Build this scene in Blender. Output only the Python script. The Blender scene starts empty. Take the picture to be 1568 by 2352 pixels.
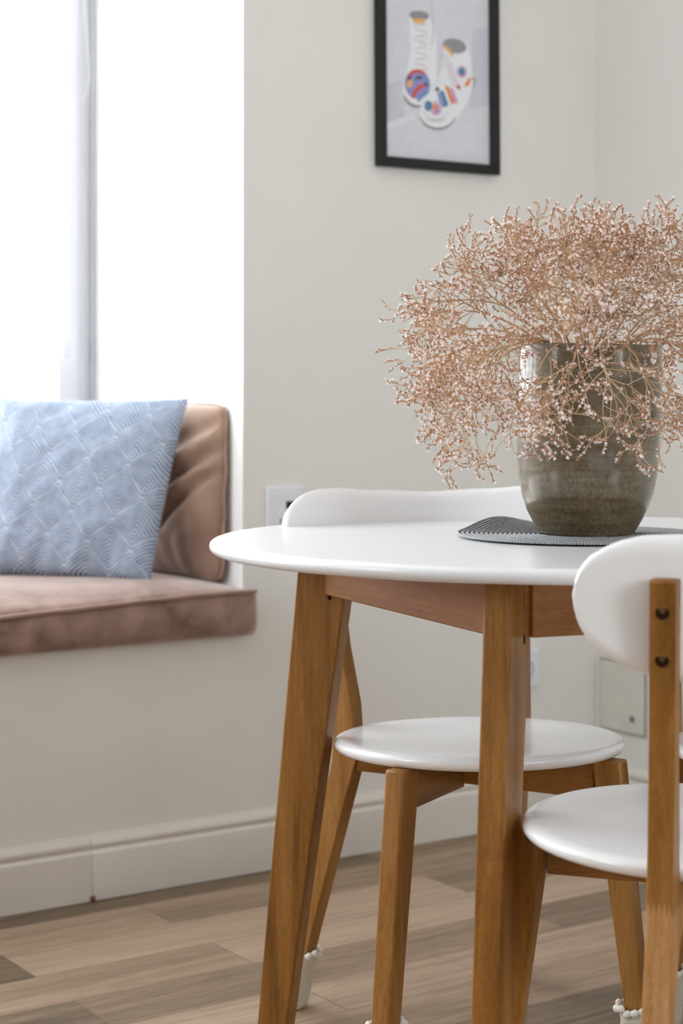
import bpy, bmesh, math, random
from mathutils import Vector, Matrix, noise
random.seed(7)
PI = math.pi
COL = bpy.context.scene.collection
H = 0.954                      # eye height
F = 4573.0                     # focal length in pixels of a 1568x2352 frame
CX, HY = 784.0, 898.0

# ------------------------------------------------------------------ helpers
def srgb(r, g, b):
    def c(v):
        v /= 255.0
        return v / 12.92 if v <= 0.04045 else ((v + 0.055) / 1.055) ** 2.4
    return (c(r), c(g), c(b), 1.0)

def tag(o, label=None, cat=None, group=None, kind=None):
    if label: o['label'] = label
    if cat: o['category'] = cat
    if group: o['group'] = group
    if kind: o['kind'] = kind
    return o

def empty(name, loc, rz=0.0):
    o = bpy.data.objects.new(name, None); COL.objects.link(o)
    o.empty_display_size = 0.05
    o.location = loc; o.rotation_euler = (0, 0, rz)
    return o

def mesh_obj(name, verts, faces, mat, parent=None, smooth=False, loc=None, rot=None, mats=None, uvs=None, midx=None):
    me = bpy.data.meshes.new(name)
    me.from_pydata([tuple(v) for v in verts], [], faces)
    me.validate(verbose=False)
    if mats:
        for m in mats: me.materials.append(m)
    else:
        me.materials.append(mat)
    if midx:
        for p, i in zip(me.polygons, midx): p.material_index = i
    if uvs:
        ul = me.uv_layers.new(name='UVMap')
        for p in me.polygons:
            for li in p.loop_indices:
                ul.data[li].uv = uvs[me.loops[li].vertex_index]
    bm = bmesh.new(); bm.from_mesh(me)
    bmesh.ops.recalc_face_normals(bm, faces=bm.faces)
    bm.to_mesh(me); bm.free()
    if smooth:
        for p in me.polygons: p.use_smooth = True
    o = bpy.data.objects.new(name, me); COL.objects.link(o)
    if parent: o.parent = parent
    if loc: o.location = loc
    if rot: o.rotation_euler = rot
    return o

def bevel(o, w, seg=2, angle=35):
    m = o.modifiers.new('bevel', 'BEVEL'); m.width = w; m.segments = seg
    m.limit_method = 'ANGLE'; m.angle_limit = math.radians(angle); m.harden_normals = False
    for p in o.data.polygons: p.use_smooth = True
    try:
        o.data.set_sharp_from_angle(angle=math.radians(50))
    except Exception:
        pass
    return o

def prism(plan, z0, z1, V, Fc):
    n = len(plan); b = len(V)
    for p in plan: V.append((p[0], p[1], z0))
    for p in plan: V.append((p[0], p[1], z1))
    Fc.append(list(range(b + n - 1, b - 1, -1)))
    Fc.append(list(range(b + n, b + 2 * n)))
    for i in range(n):
        j = (i + 1) % n
        Fc.append([b + i, b + j, b + n + j, b + n + i])

def board(name, poly, th, mat, parent, ang=0.0, origin=(0, 0), bev=0.0025, shear=None):
    """poly in the local (s, z) plane, extruded +-th/2 in local y, turned by ang about z"""
    n = len(poly); V = []; Fc = []
    for sgn in (-1, 1):
        for s, z in poly:
            y = sgn * th / 2
            if shear: y += shear(z)
            V.append((s, y, z))
    Fc.append(list(range(n))); Fc.append(list(range(2 * n - 1, n - 1, -1)))
    for i in range(n):
        j = (i + 1) % n
        Fc.append([i, j, n + j, n + i])
    o = mesh_obj(name, V, Fc, mat, parent, loc=(origin[0], origin[1], 0), rot=(0, 0, ang))
    if bev: bevel(o, bev)
    return o

def lathe(profile, n=96, closed=False):
    V = []; Fc = []
    rings = []
    for r, z in profile:
        if r < 1e-6:
            rings.append([len(V)]); V.append((0, 0, z))
        else:
            rings.append(list(range(len(V), len(V) + n)))
            for k in range(n):
                a = 2 * PI * k / n
                V.append((r * math.cos(a), r * math.sin(a), z))
    for a, b in zip(rings, rings[1:]):
        for k in range(n):
            k2 = (k + 1) % n
            if len(a) == 1: Fc.append([a[0], b[k], b[k2]])
            elif len(b) == 1: Fc.append([a[k], a[k2], b[0]])
            else: Fc.append([a[k], a[k2], b[k2], b[k]])
    return V, Fc

def tube(V, Fc, pts, radii, sides=6, caps=True):
    pts = [Vector(p) for p in pts]
    n = len(pts); base = len(V)
    up = Vector((0, 0, 1))
    t0 = (pts[1] - pts[0]).normalized()
    if abs(t0.dot(up)) > 0.9: up = Vector((1, 0, 0))
    x = t0.cross(up).normalized()
    for i in range(n):
        t = (pts[min(i + 1, n - 1)] - pts[max(i - 1, 0)])
        if t.length < 1e-9: t = t0
        t.normalize()
        x = (x - t * x.dot(t))
        if x.length < 1e-6: x = t.orthogonal()
        x.normalize(); y = t.cross(x)
        r = radii[i] if isinstance(radii, (list, tuple)) else radii
        for k in range(sides):
            a = 2 * PI * k / sides
            V.append(tuple(pts[i] + x * (r * math.cos(a)) + y * (r * math.sin(a))))
    for i in range(n - 1):
        for k in range(sides):
            k2 = (k + 1) % sides
            Fc.append([base + i * sides + k, base + i * sides + k2, base + (i + 1) * sides + k2, base + (i + 1) * sides + k])
    if caps:
        Fc.append([base + k for k in range(sides)][::-1])
        Fc.append([base + (n - 1) * sides + k for k in range(sides)])

# ------------------------------------------------------------------ materials
def newmat(name):
    m = bpy.data.materials.new(name); m.use_nodes = True
    nt = m.node_tree; bs = nt.nodes['Principled BSDF']
    return m, nt, bs

def N(nt, t, **kw):
    n = nt.nodes.new(t)
    for k, v in kw.items():
        if k in n.inputs: n.inputs[k].default_value = v
        else: setattr(n, k, v)
    return n

def L(nt, a, b): nt.links.new(a, b)

def mth(nt, op, a, b=None, c=None):
    n = nt.nodes.new('ShaderNodeMath'); n.operation = op
    for i, v in enumerate((a, b, c)):
        if v is None: continue
        if isinstance(v, (int, float)): n.inputs[i].default_value = v
        else: nt.links.new(v, n.inputs[i])
    return n.outputs[0]

def ramp(nt, fac, stops):
    r = nt.nodes.new('ShaderNodeValToRGB')
    e = r.color_ramp.elements
    while len(e) < len(stops): e.new(0.5)
    for el, (p, c) in zip(e, stops):
        el.position = p; el.color = c
    nt.links.new(fac, r.inputs[0])
    return r.outputs[0]

def coords(nt, kind='Object', scale=(1, 1, 1)):
    tc = nt.nodes.new('ShaderNodeTexCoord'); mp = nt.nodes.new('ShaderNodeMapping')
    mp.inputs['Scale'].default_value = scale
    nt.links.new(tc.outputs[kind], mp.inputs['Vector'])
    return mp.outputs[0]

def bump(nt, bs, h, strength=0.2, dist=0.001):
    b = nt.nodes.new('ShaderNodeBump'); b.inputs['Strength'].default_value = strength
    b.inputs['Distance'].default_value = dist
    nt.links.new(h, b.inputs['Height']); nt.links.new(b.outputs[0], bs.inputs['Normal'])

def plain(name, col, rough=0.5, spec=0.5, nscale=None, namp=0.04, metal=0.0, bmp=None):
    m, nt, bs = newmat(name)
    bs.inputs['Roughness'].default_value = rough
    bs.inputs['Metallic'].default_value = metal
    bs.inputs['Specular IOR Level'].default_value = spec
    no = N(nt, 'ShaderNodeTexNoise', Scale=nscale or 20.0, Detail=3.0)
    L(nt, coords(nt), no.inputs['Vector'])
    lo = [max(0, c * (1 - namp)) for c in col[:3]] + [1]
    hi = [min(1, c * (1 + namp)) for c in col[:3]] + [1]
    L(nt, ramp(nt, no.outputs[0], [(0.3, lo), (0.7, hi)]), bs.inputs['Base Color'])
    if bmp: bump(nt, bs, no.outputs[0], bmp[0], bmp[1])
    return m

def wood(name, dark, mid, light, axis='Z', rough=0.4, joint=None):
    m, nt, bs = newmat(name)
    sc = {'Z': (26, 26, 1.6), 'X': (1.6, 26, 26), 'Y': (26, 1.6, 26)}[axis]
    v = coords(nt, 'Object', sc)
    oi = nt.nodes.new('ShaderNodeObjectInfo')
    add = nt.nodes.new('ShaderNodeVectorMath'); add.operation = 'ADD'
    cb = nt.nodes.new('ShaderNodeCombineXYZ')
    rnd = mth(nt, 'MULTIPLY', oi.outputs['Random'], 37.0)
    for i in range(3): L(nt, rnd, cb.inputs[i])
    L(nt, v, add.inputs[0]); L(nt, cb.outputs[0], add.inputs[1])
    n1 = N(nt, 'ShaderNodeTexNoise', Scale=1.0, Detail=5.0, Roughness=0.6, Distortion=0.6)
    L(nt, add.outputs[0], n1.inputs['Vector'])
    n2 = N(nt, 'ShaderNodeTexNoise', Scale=0.16, Detail=2.0, Distortion=1.0)
    L(nt, add.outputs[0], n2.inputs['Vector'])
    n3 = N(nt, 'ShaderNodeTexNoise', Scale=7.0, Detail=3.0)
    L(nt, add.outputs[0], n3.inputs['Vector'])
    f = mth(nt, 'ADD', mth(nt, 'MULTIPLY', n1.outputs[0], 0.45), mth(nt, 'MULTIPLY', n2.outputs[0], 0.4))
    f = mth(nt, 'ADD', f, mth(nt, 'MULTIPLY', n3.outputs[0], 0.15))
    col = ramp(nt, f, [(0.34, dark), (0.5, mid), (0.66, light)])
    # short dark pores along the grain
    psc = {'Z': (620, 620, 60), 'X': (60, 620, 620), 'Y': (620, 60, 620)}[axis]
    pn = N(nt, 'ShaderNodeTexNoise', Scale=1.0, Detail=2.0, Roughness=0.6)
    L(nt, coords(nt, 'Object', psc), pn.inputs['Vector'])
    pm = nt.nodes.new('ShaderNodeMix'); pm.data_type = 'RGBA'; pm.blend_type = 'MULTIPLY'
    L(nt, col, pm.inputs['A']); L(nt, ramp(nt, pn.outputs[0], [(0.36, (.62, .56, .48, 1)), (0.5, (1, 1, 1, 1))]), pm.inputs['B'])
    pm.inputs['Factor'].default_value = 0.5
    col = pm.outputs['Result']
    if joint:          # two blanks finger-jointed end to end: the lower one is another shade of wood
        zj, shade, teeth = joint
        tc = nt.nodes.new('ShaderNodeTexCoord'); sp = nt.nodes.new('ShaderNodeSeparateXYZ'); L(nt, tc.outputs['Object'], sp.inputs[0])
        tri = mth(nt, 'PINGPONG', mth(nt, 'MULTIPLY', sp.outputs[1], 1 / .0028), 1.0)
        lim = mth(nt, 'ADD', mth(nt, 'MULTIPLY', tri, teeth), zj)
        low = mth(nt, 'LESS_THAN', sp.outputs[2], lim)
        jm = nt.nodes.new('ShaderNodeMix'); jm.data_type = 'RGBA'
        lw = nt.nodes.new('ShaderNodeMix'); lw.data_type = 'RGBA'; lw.blend_type = 'MULTIPLY'; lw.inputs['Factor'].default_value = 1.0
        L(nt, col, lw.inputs['A']); lw.inputs['B'].default_value = shade
        L(nt, low, jm.inputs['Factor']); L(nt, col, jm.inputs['A']); L(nt, lw.outputs['Result'], jm.inputs['B'])
        col = jm.outputs['Result']
    L(nt, col, bs.inputs['Base Color'])
    bs.inputs['Roughness'].default_value = rough
    bs.inputs['Specular IOR Level'].default_value = 0.3
    bump(nt, bs, n3.outputs[0], 0.12, 0.0006)
    return m

WD = srgb(104, 66, 18); WM = srgb(151, 103, 46); WL = srgb(180, 132, 72)
M = {}
M['wood_z'] = wood('honey_wood_upright', WD, WM, WL, 'Z')
M['wood_x'] = wood('honey_wood_lengthwise', WD, WM, WL, 'X')
M['wood_z_pale'] = wood('pale_wood_upright', srgb(140, 95, 48), srgb(176, 128, 74), srgb(198, 152, 98), 'Z')
M['wood_jointed'] = wood('finger_jointed_wood', WD, WM, WL, 'Z', .4, (.415, (1.5, 1.7, 3.0, 1), -.014))
M['wood_seam'] = wood('two_piece_leg_wood', WD, WM, WL, 'Z', .4, (.405, (1.16, 1.14, 1.02, 1), 0.0))
M['wood_apron'] = wood('table_apron_wood', srgb(124, 78, 38), srgb(162, 110, 64), srgb(186, 136, 88), 'X')
M['white_lacquer'] = plain('white_lacquer', srgb(242, 243, 246), 0.2, 0.5, 3.0, 0.01)
M['table_white'] = plain('table_white_paint', srgb(226, 227, 230), 0.3, 0.45, 4.0, 0.012)
for k_ in ('white_lacquer', 'table_white'):
    b_ = M[k_].node_tree.nodes['Principled BSDF']
    b_.inputs['Coat Weight'].default_value = .6; b_.inputs['Coat Roughness'].default_value = .26
M['wall'] = plain('warm_grey_wall_paint', srgb(228, 227, 223), 0.85, 0.25, 5.0, 0.012, bmp=(0.05, 0.0005))
M['reveal'] = plain('white_reveal_paint', srgb(247, 247, 248), 0.6, 0.3, 5.0, 0.01)
M['ceiling'] = plain('white_ceiling_paint', srgb(245, 245, 243), 0.9, 0.2, 5.0, 0.01)
M['base'] = plain('baseboard_paint', srgb(222, 217, 210), 0.5, 0.4, 5.0, 0.012)
M['pvc'] = plain('window_white_plastic', srgb(220, 221, 225), 0.35, 0.5, 5.0, 0.008)
M['seal'] = plain('window_seal_grey', srgb(214, 214, 216), 0.5, 0.4)
M['plastic'] = plain('white_socket_plastic', srgb(226, 228, 236), 0.35, 0.5)
M['socket_grey'] = plain('grey_socket_plastic', srgb(170, 170, 172), 0.4, 0.5)
M['black'] = plain('matt_black_frame', srgb(26, 25, 26), 0.45, 0.35, 20, 0.1)
M['hole'] = plain('dark_hole', srgb(44, 26, 12), 0.9, 0.1)
M['screw'] = plain('brass_brown_bolt', srgb(104, 78, 50), 0.35, 0.5, metal=0.7)
M['metal'] = plain('grey_lock_metal', srgb(130, 138, 142), 0.35, 0.5, metal=0.6)
M['hatch'] = plain('hatch_paint', srgb(216, 214, 206), 0.6, 0.3)
M['hatch_edge'] = plain('hatch_gap', srgb(170, 170, 158), 0.8, 0.2)
M['knit'] = plain('off_white_knit', srgb(214, 210, 196), 0.95, 0.1, 260.0, 0.12, bmp=(0.8, 0.002))
M['cord'] = plain('ivory_cord', srgb(238, 234, 226), 0.9, 0.15, 200.0, 0.06, bmp=(0.5, 0.001))

# floor: laminate planks, uv = metres along / across
def floor_mat():
    m, nt, bs = newmat('oak_laminate_planks')
    uv = nt.nodes.new('ShaderNodeTexCoord')
    br = N(nt, 'ShaderNodeTexBrick', Scale=1.0)
    br.inputs['Mortar Size'].default_value = 0.0012
    br.inputs['Mortar Smooth'].default_value = 0.3
    br.inputs['Brick Width'].default_value = 0.92
    br.inputs['Row Height'].default_value = 0.148
    br.inputs['Bias'].default_value = 0.0
    br.offset = 0.37; br.offset_frequency = 2
    br.inputs['Color1'].default_value = (0, 0, 0, 1); br.inputs['Color2'].default_value = (1, 1, 1, 1)
    br.inputs['Mortar'].default_value = (0.5, 0.5, 0.5, 1)
    L(nt, uv.outputs['UV'], br.inputs['Vector'])
    sep = nt.nodes.new('ShaderNodeSeparateColor'); L(nt, br.outputs['Color'], sep.inputs[0])
    rnd = sep.outputs[0]
    mp = nt.nodes.new('ShaderNodeMapping'); mp.inputs['Scale'].default_value = (1.3, 22, 1)
    L(nt, uv.outputs['UV'], mp.inputs['Vector'])
    add = nt.nodes.new('ShaderNodeVectorMath'); add.operation = 'ADD'
    cb = nt.nodes.new('ShaderNodeCombineXYZ')
    r9 = mth(nt, 'MULTIPLY', rnd, 9.0)
    L(nt, r9, cb.inputs[0]); L(nt, r9, cb.inputs[2])
    L(nt, mp.outputs[0], add.inputs[0]); L(nt, cb.outputs[0], add.inputs[1])
    n1 = N(nt, 'ShaderNodeTexNoise', Scale=1.0, Detail=6.0, Roughness=0.62, Distortion=0.9)
    L(nt, add.outputs[0], n1.inputs['Vector'])
    mp2 = nt.nodes.new('ShaderNodeMapping'); mp2.inputs['Scale'].default_value = (14, 130, 1)
    L(nt, uv.outputs['UV'], mp2.inputs['Vector'])
    n2 = N(nt, 'ShaderNodeTexNoise', Scale=1.0, Detail=4.0)
    L(nt, mp2.outputs[0], n2.inputs['Vector'])
    f = mth(nt, 'ADD', mth(nt, 'MULTIPLY', n1.outputs[0], 0.50), mth(nt, 'MULTIPLY', rnd, 0.34))
    f = mth(nt, 'ADD', f, mth(nt, 'MULTIPLY', n2.outputs[0], 0.24))
    col = ramp(nt, f, [(0.32, srgb(88, 74, 56)), (0.45, srgb(122, 103, 82)), (0.58, srgb(156, 132, 110)), (0.76, srgb(188, 164, 141))])
    mix = nt.nodes.new('ShaderNodeMix'); mix.data_type = 'RGBA'
    L(nt, mth(nt, 'MULTIPLY', br.outputs['Fac'], 0.55), mix.inputs['Factor']); L(nt, col, mix.inputs['A'])
    mix.inputs['B'].default_value = srgb(92, 74, 60)
    L(nt, mix.outputs['Result'], bs.inputs['Base Color'])
    bs.inputs['Roughness'].default_value = 0.5
    bs.inputs['Specular IOR Level'].default_value = 0.4
    bump(nt, bs, n2.outputs[0], 0.15, 0.0006)
    return m
M['floor'] = floor_mat()

def velvet(name, c0, c1, nscale=6.0):
    m, nt, bs = newmat(name)
    no = N(nt, 'ShaderNodeTexNoise', Scale=nscale, Detail=4.0, Roughness=0.55, Distortion=0.7)
    L(nt, coords(nt), no.inputs['Vector'])
    nf = N(nt, 'ShaderNodeTexNoise', Scale=420.0, Detail=2.0)
    L(nt, coords(nt), nf.inputs['Vector'])
    f = mth(nt, 'ADD', mth(nt, 'MULTIPLY', no.outputs[0], 0.85), mth(nt, 'MULTIPLY', nf.outputs[0], 0.15))
    L(nt, ramp(nt, f, [(0.36, c0), (0.62, c1)]), bs.inputs['Base Color'])
    bs.inputs['Roughness'].default_value = 0.85
    bs.inputs['Specular IOR Level'].default_value = 0.15
    bs.inputs['Sheen Weight'].default_value = 0.8
    bs.inputs['Sheen Roughness'].default_value = 0.4
    bs.inputs['Sheen Tint'].default_value = (1.0, 0.88, 0.84, 1)
    bump(nt, bs, nf.outputs[0], 0.3, 0.0008)
    return m
M['velvet'] = velvet('mauve_velvet', srgb(122, 95, 84), srgb(164, 136, 124), 11.0)
M['velvet_pillow'] = velvet('dusty_pink_velvet', srgb(136, 108, 92), srgb(170, 142, 124), 4.0)
M['velvet_piping'] = velvet('mauve_piping', srgb(142, 114, 99), srgb(170, 141, 126))

def leaf_fabric():
    m, nt, bs = newmat('blue_leaf_print_fabric')
    tc = nt.nodes.new('ShaderNodeTexCoord'); sp = nt.nodes.new('ShaderNodeSeparateXYZ')
    # gentle waviness of the printed lines
    wn = N(nt, 'ShaderNodeTexNoise', Scale=9.0, Detail=2.0); L(nt, tc.outputs['UV'], wn.inputs['Vector'])
    L(nt, tc.outputs['UV'], sp.inputs[0])
    w = mth(nt, 'MULTIPLY', mth(nt, 'SUBTRACT', wn.outputs[0], 0.5), 0.016)
    u = mth(nt, 'ADD', sp.outputs[0], w); v = mth(nt, 'ADD', sp.outputs[1], w)
    # leaf scales: each hangs from a tip, spanned by two slanting sides q and s
    qx, qy, sx_, sy_ = .041, -.061, -.050, -.050
    de = qx * sy_ - qy * sx_
    al = mth(nt, 'FRACT', mth(nt, 'ADD', mth(nt, 'MULTIPLY', u, sy_ / de), mth(nt, 'MULTIPLY', v, -sx_ / de)))
    be = mth(nt, 'FRACT', mth(nt, 'ADD', mth(nt, 'MULTIPLY', u, -qy / de), mth(nt, 'MULTIPLY', v, qx / de)))
    mn = mth(nt, 'MINIMUM', al, be); mx = mth(nt, 'MAXIMUM', al, be)
    st = mth(nt, 'SINE', mth(nt, 'MULTIPLY', mth(nt, 'ADD', mn, mth(nt, 'MULTIPLY', mx, .12)), 2 * PI * 12.0))
    sn = N(nt, 'ShaderNodeTexNoise', Scale=60.0, Detail=2.0); L(nt, tc.outputs['UV'], sn.inputs['Vector'])
    st = mth(nt, 'ADD', mth(nt, 'ADD', mth(nt, 'MULTIPLY', st, 0.42), .25), mth(nt, 'MULTIPLY', sn.outputs[0], 0.5))
    edge = mth(nt, 'LESS_THAN', mn, 0.06)
    st = mth(nt, 'ADD', st, mth(nt, 'MULTIPLY', edge, 0.12))
    col = ramp(nt, st, [(0.16, srgb(100, 121, 155)), (0.5, srgb(138, 156, 184)), (0.80, srgb(204, 212, 224)), (0.95, srgb(214, 220, 229))])
    L(nt, col, bs.inputs['Base Color'])
    bs.inputs['Roughness'].default_value = 0.9
    bs.inputs['Specular IOR Level'].default_value = 0.15
    bs.inputs['Sheen Weight'].default_value = 0.15
    bump(nt, bs, sn.outputs[0], 0.2, 0.0006)
    return m
M['leaf'] = leaf_fabric()

def mat_weave():
    m, nt, bs = newmat('grey_braided_cord')
    tc = nt.nodes.new('ShaderNodeTexCoord'); sp = nt.nodes.new('ShaderNodeSeparateXYZ')
    L(nt, tc.outputs['UV'], sp.inputs[0])
    # u = arc length (m), v = radius (m)
    ph = mth(nt, 'ADD', mth(nt, 'MULTIPLY', sp.outputs[0], 1 / 0.0042), mth(nt, 'MULTIPLY', sp.outputs[1], 1 / 0.006))
    s = mth(nt, 'SINE', mth(nt, 'MULTIPLY', ph, 2 * PI))
    no = N(nt, 'ShaderNodeTexNoise', Scale=900.0, Detail=2.0); L(nt, coords(nt), no.inputs['Vector'])
    f = mth(nt, 'ADD', mth(nt, 'MULTIPLY', s, 0.16), no.outputs[0])
    g = mth(nt, 'ABSOLUTE', mth(nt, 'SINE', mth(nt, 'ADD', mth(nt, 'MULTIPLY', sp.outputs[1], PI / 0.0066), 0.0)))
    f = mth(nt, 'ADD', f, mth(nt, 'MULTIPLY', mth(nt, 'SUBTRACT', g, .64), .55))  # shade in the grooves between cord rings, put into the colour
    L(nt, ramp(nt, f, [(0.28, srgb(40, 44, 46)), (0.52, srgb(92, 96, 100)), (0.82, srgb(186, 190, 196))]), bs.inputs['Base Color'])
    bs.inputs['Roughness'].default_value = 0.6
    bump(nt, bs, f, 0.6, 0.0012)
    return m
M['weave'] = mat_weave()

def glaze():
    m, nt, bs = newmat('olive_brown_glaze')
    v = coords(nt, 'Object', (1, 1, 1))
    big = N(nt, 'ShaderNodeTexNoise', Scale=9.0, Detail=4.0, Roughness=0.6)
    L(nt, coords(nt, 'Object', (1, 1, 2.4)), big.inputs['Vector'])
    band = N(nt, 'ShaderNodeTexNoise', Scale=5.0, Detail=4.0, Roughness=0.65)
    L(nt, coords(nt, 'Object', (1.2, 1.2, 16)), band.inputs['Vector'])
    fine = N(nt, 'ShaderNodeTexNoise', Scale=240.0, Detail=3.0, Roughness=0.7)
    L(nt, coords(nt, 'Object', (1, 1, 0.55)), fine.inputs['Vector'])
    f = mth(nt, 'ADD', mth(nt, 'MULTIPLY', big.outputs[0], 0.4), mth(nt, 'MULTIPLY', band.outputs[0], 0.35))
    f = mth(nt, 'ADD', f, mth(nt, 'MULTIPLY', fine.outputs[0], 0.28))
    base = ramp(nt, f, [(0.40, srgb(64, 52, 32)), (0.5, srgb(96, 82, 58)), (0.58, srgb(112, 101, 78)), (0.68, srgb(136, 126, 104))])
    vo = N(nt, 'ShaderNodeTexNoise', Scale=280.0, Detail=2.0, Roughness=0.5)
    L(nt, coords(nt, 'Object', (1, 1, 0.7)), vo.inputs['Vector'])
    spk = mth(nt, 'GREATER_THAN', mth(nt, 'ADD', vo.outputs[0], mth(nt, 'MULTIPLY', fine.outputs[0], 0.12)), 0.695)
    mix = nt.nodes.new('ShaderNodeMix'); mix.data_type = 'RGBA'
    L(nt, mth(nt, 'MULTIPLY', spk, 0.65), mix.inputs['Factor']); L(nt, base, mix.inputs['A']); mix.inputs['B'].default_value = srgb(62, 46, 30)
    L(nt, mix.outputs['Result'], bs.inputs['Base Color'])
    bs.inputs['Roughness'].default_value = 0.42
    bs.inputs['Specular IOR Level'].default_value = 0.3
    bs.inputs['Coat Weight'].default_value = 0.75
    bs.inputs['Coat Roughness'].default_value = 0.10
    bs.inputs['Coat IOR'].default_value = 1.48
    bump(nt, bs, mth(nt, 'ADD', fine.outputs[0], mth(nt, 'MULTIPLY', vo.outputs[0], .7)), 0.22, 0.0012)
    return m
M['glaze'] = glaze()
M['stem'] = plain('dry_tan_stem', srgb(194, 162, 130), 0.8, 0.2, 40.0, 0.18)
M['calyx'] = plain('russet_calyx', srgb(174, 130, 100), 0.8, 0.2, 160.0, 0.3)
M['petal'] = plain('pale_pink_petal', srgb(250, 240, 239), 0.7, 0.2, 90.0, 0.04)

def glass_pane():
    m = bpy.data.materials.new('window_glass'); m.use_nodes = True
    nt = m.node_tree; nt.nodes.clear()
    out = nt.nodes.new('ShaderNodeOutputMaterial'); mx = nt.nodes.new('ShaderNodeMixShader')
    tr = nt.nodes.new('ShaderNodeBsdfTransparent'); gl = nt.nodes.new('ShaderNodeBsdfGlossy')
    gl.inputs['Roughness'].default_value = 0.02
    fr = nt.nodes.new('ShaderNodeFresnel'); fr.inputs['IOR'].default_value = 1.45
    L(nt, mth(nt, 'MULTIPLY', fr.outputs[0], 0.7), mx.inputs[0]); L(nt, tr.outputs[0], mx.inputs[1]); L(nt, gl.outputs[0], mx.inputs[2])
    L(nt, mx.outputs[0], out.inputs[0])
    return m
M['glass'] = glass_pane()

# ------------------------------------------------------------------ room frame
U = Vector((0.8020, 0.5973)); NN = Vector((0.5973, -0.8020))
P0 = Vector((-0.618, 3.607))
W0 = P0 - NN * 0.014
VD = Vector((-0.527, 0.850)).normalized()      # away along the side walls of the room
def RW(t, d): 
    p = W0 + U * t + NN * d
    return (p.x, p.y)
def ray_t(px, d=0.0, origin=None, direc=None):
    """where the sight line through column px crosses the line origin + t*direc"""
    o = (W0 + NN * d) if origin is None else origin
    v = U if direc is None else direc
    k = (px - CX) / F
    return (k * o.y - o.x) / (v.x - k * v.y)
def zz(py, Y): return H - (py - HY) * Y / F

T1 = ray_t(558)                                # reveal edge
TC = ray_t(1367)                               # room corner
C1 = Vector(RW(T1, 0)); CC = Vector(RW(TC, 0))
SB = ray_t(213, origin=C1, direc=VD)           # depth of the niche
B1 = C1 + VD * SB
TL = -3.3; DR = 4.9; CEIL = 2.62
SILL = 0.472; NTOP = 2.42
T0 = T1 - 2.6                                 # left end of the niche
C0 = Vector(RW(T0, 0)); B0 = C0 + VD * SB
ax = lambda v: (v[0], v[1])

# floor
V = [(*RW(TL - .2, DR + .2), 0), (*RW(TC + 3.6, DR + .2), 0), (*RW(TC + 3.6, -0.3), 0), (*RW(TL - .2, -0.3), 0)]
den = U.x * VD.y - U.y * VD.x
uvs = [((v[0] * VD.y - v[1] * VD.x) / den + 0.21, (U.x * v[1] - U.y * v[0]) / den + 0.055) for v in V]
fl = mesh_obj('floor', V + [(v[0], v[1], -.05) for v in V], [[0, 1, 2, 3], [7, 6, 5, 4], [0, 4, 5, 1], [1, 5, 6, 2], [2, 6, 7, 3], [3, 7, 4, 0]], M['floor'], uvs=uvs + uvs)
tag(fl, kind='structure')

# main wall with the window-seat niche
V = []; Fc = []
WT = 0.12
prism([RW(T1 + .0, 0), RW(TC + .12, 0), RW(TC + .12, -WT), (C1.x + U.x * WT + VD.x * WT, C1.y + U.y * WT + VD.y * WT)], 0, CEIL, V, Fc)
prism([RW(TL, 0), RW(T0, 0), (C0.x + VD.x * WT, C0.y + VD.y * WT), RW(TL, -WT)], 0, CEIL, V, Fc)
prism([RW(T0, 0), RW(T1, 0), (C1.x + VD.x * WT, C1.y + VD.y * WT), (C0.x + VD.x * WT, C0.y + VD.y * WT)], 0, SILL, V, Fc)
prism([RW(T0, 0), RW(T1, 0), (C1.x + VD.x * WT, C1.y + VD.y * WT), (C0.x + VD.x * WT, C0.y + VD.y * WT)], NTOP, CEIL, V, Fc)
tag(mesh_obj('wall_back', V, Fc, M['wall']), kind='structure')
# niche lining: bench slab, two side reveals, top, parapet under the window
def nichep(a, b):       # a along niche from right edge (0) to left (1); b depth
    p = C1 + (C0 - C1) * a + VD * b
    return (p.x, p.y)
e = 0.0015
V = []; Fc = []
q = lambda p, du: (p[0] + U.x * du, p[1] + U.y * du)
prism([nichep(0, e), q(nichep(0, e), WT), q(nichep(0, SB + .10), WT), nichep(0, SB + .10)], SILL, NTOP, V, Fc)
tag(mesh_obj('trim_1', V, Fc, M['reveal']), kind='structure')
V = []; Fc = []
prism([nichep(1, e), q(nichep(1, e), -WT), q(nichep(1, SB + .10), -WT), nichep(1, SB + .10)], SILL, NTOP, V, Fc)
tag(mesh_obj('trim_2', V, Fc, M['reveal']), kind='structure')
V = []; Fc = []
prism([q(nichep(1, WT), -WT), q(nichep(0, WT), WT), q(nichep(0, SB + .10), WT), q(nichep(1, SB + .10), -WT)], SILL - .10, SILL, V, Fc)
prism([q(nichep(1, WT), -WT), q(nichep(0, WT), WT), q(nichep(0, SB + .10), WT), q(nichep(1, SB + .10), -WT)], NTOP, NTOP + .1, V, Fc)
prism([nichep(1, SB + .0), nichep(0, SB + .0), nichep(0, SB + .10), nichep(1, SB + .10)], SILL, 0.74, V, Fc)
tag(mesh_obj('trim_3', V, Fc, M['reveal']), kind='structure')

# right wall (skewed), left wall with an added window, out of view, rear wall with a window, ceiling
RD = -VD; RN = Vector((-RD.y, RD.x))           # toward the room?
if RN.dot(Vector((0, 0)) - CC) < 0: RN = -RN
def RR(t, d):
    p = CC + RD * t + RN * d
    return (p.x, p.y)
V = []; Fc = []
prism([RR(0, 0), RR(5.7, 0), RR(5.7, -.12), RR(-.1, -.12)], 0, CEIL, V, Fc)
tag(mesh_obj('wall_right', V, Fc, M['wall']), kind='structure')

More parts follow.
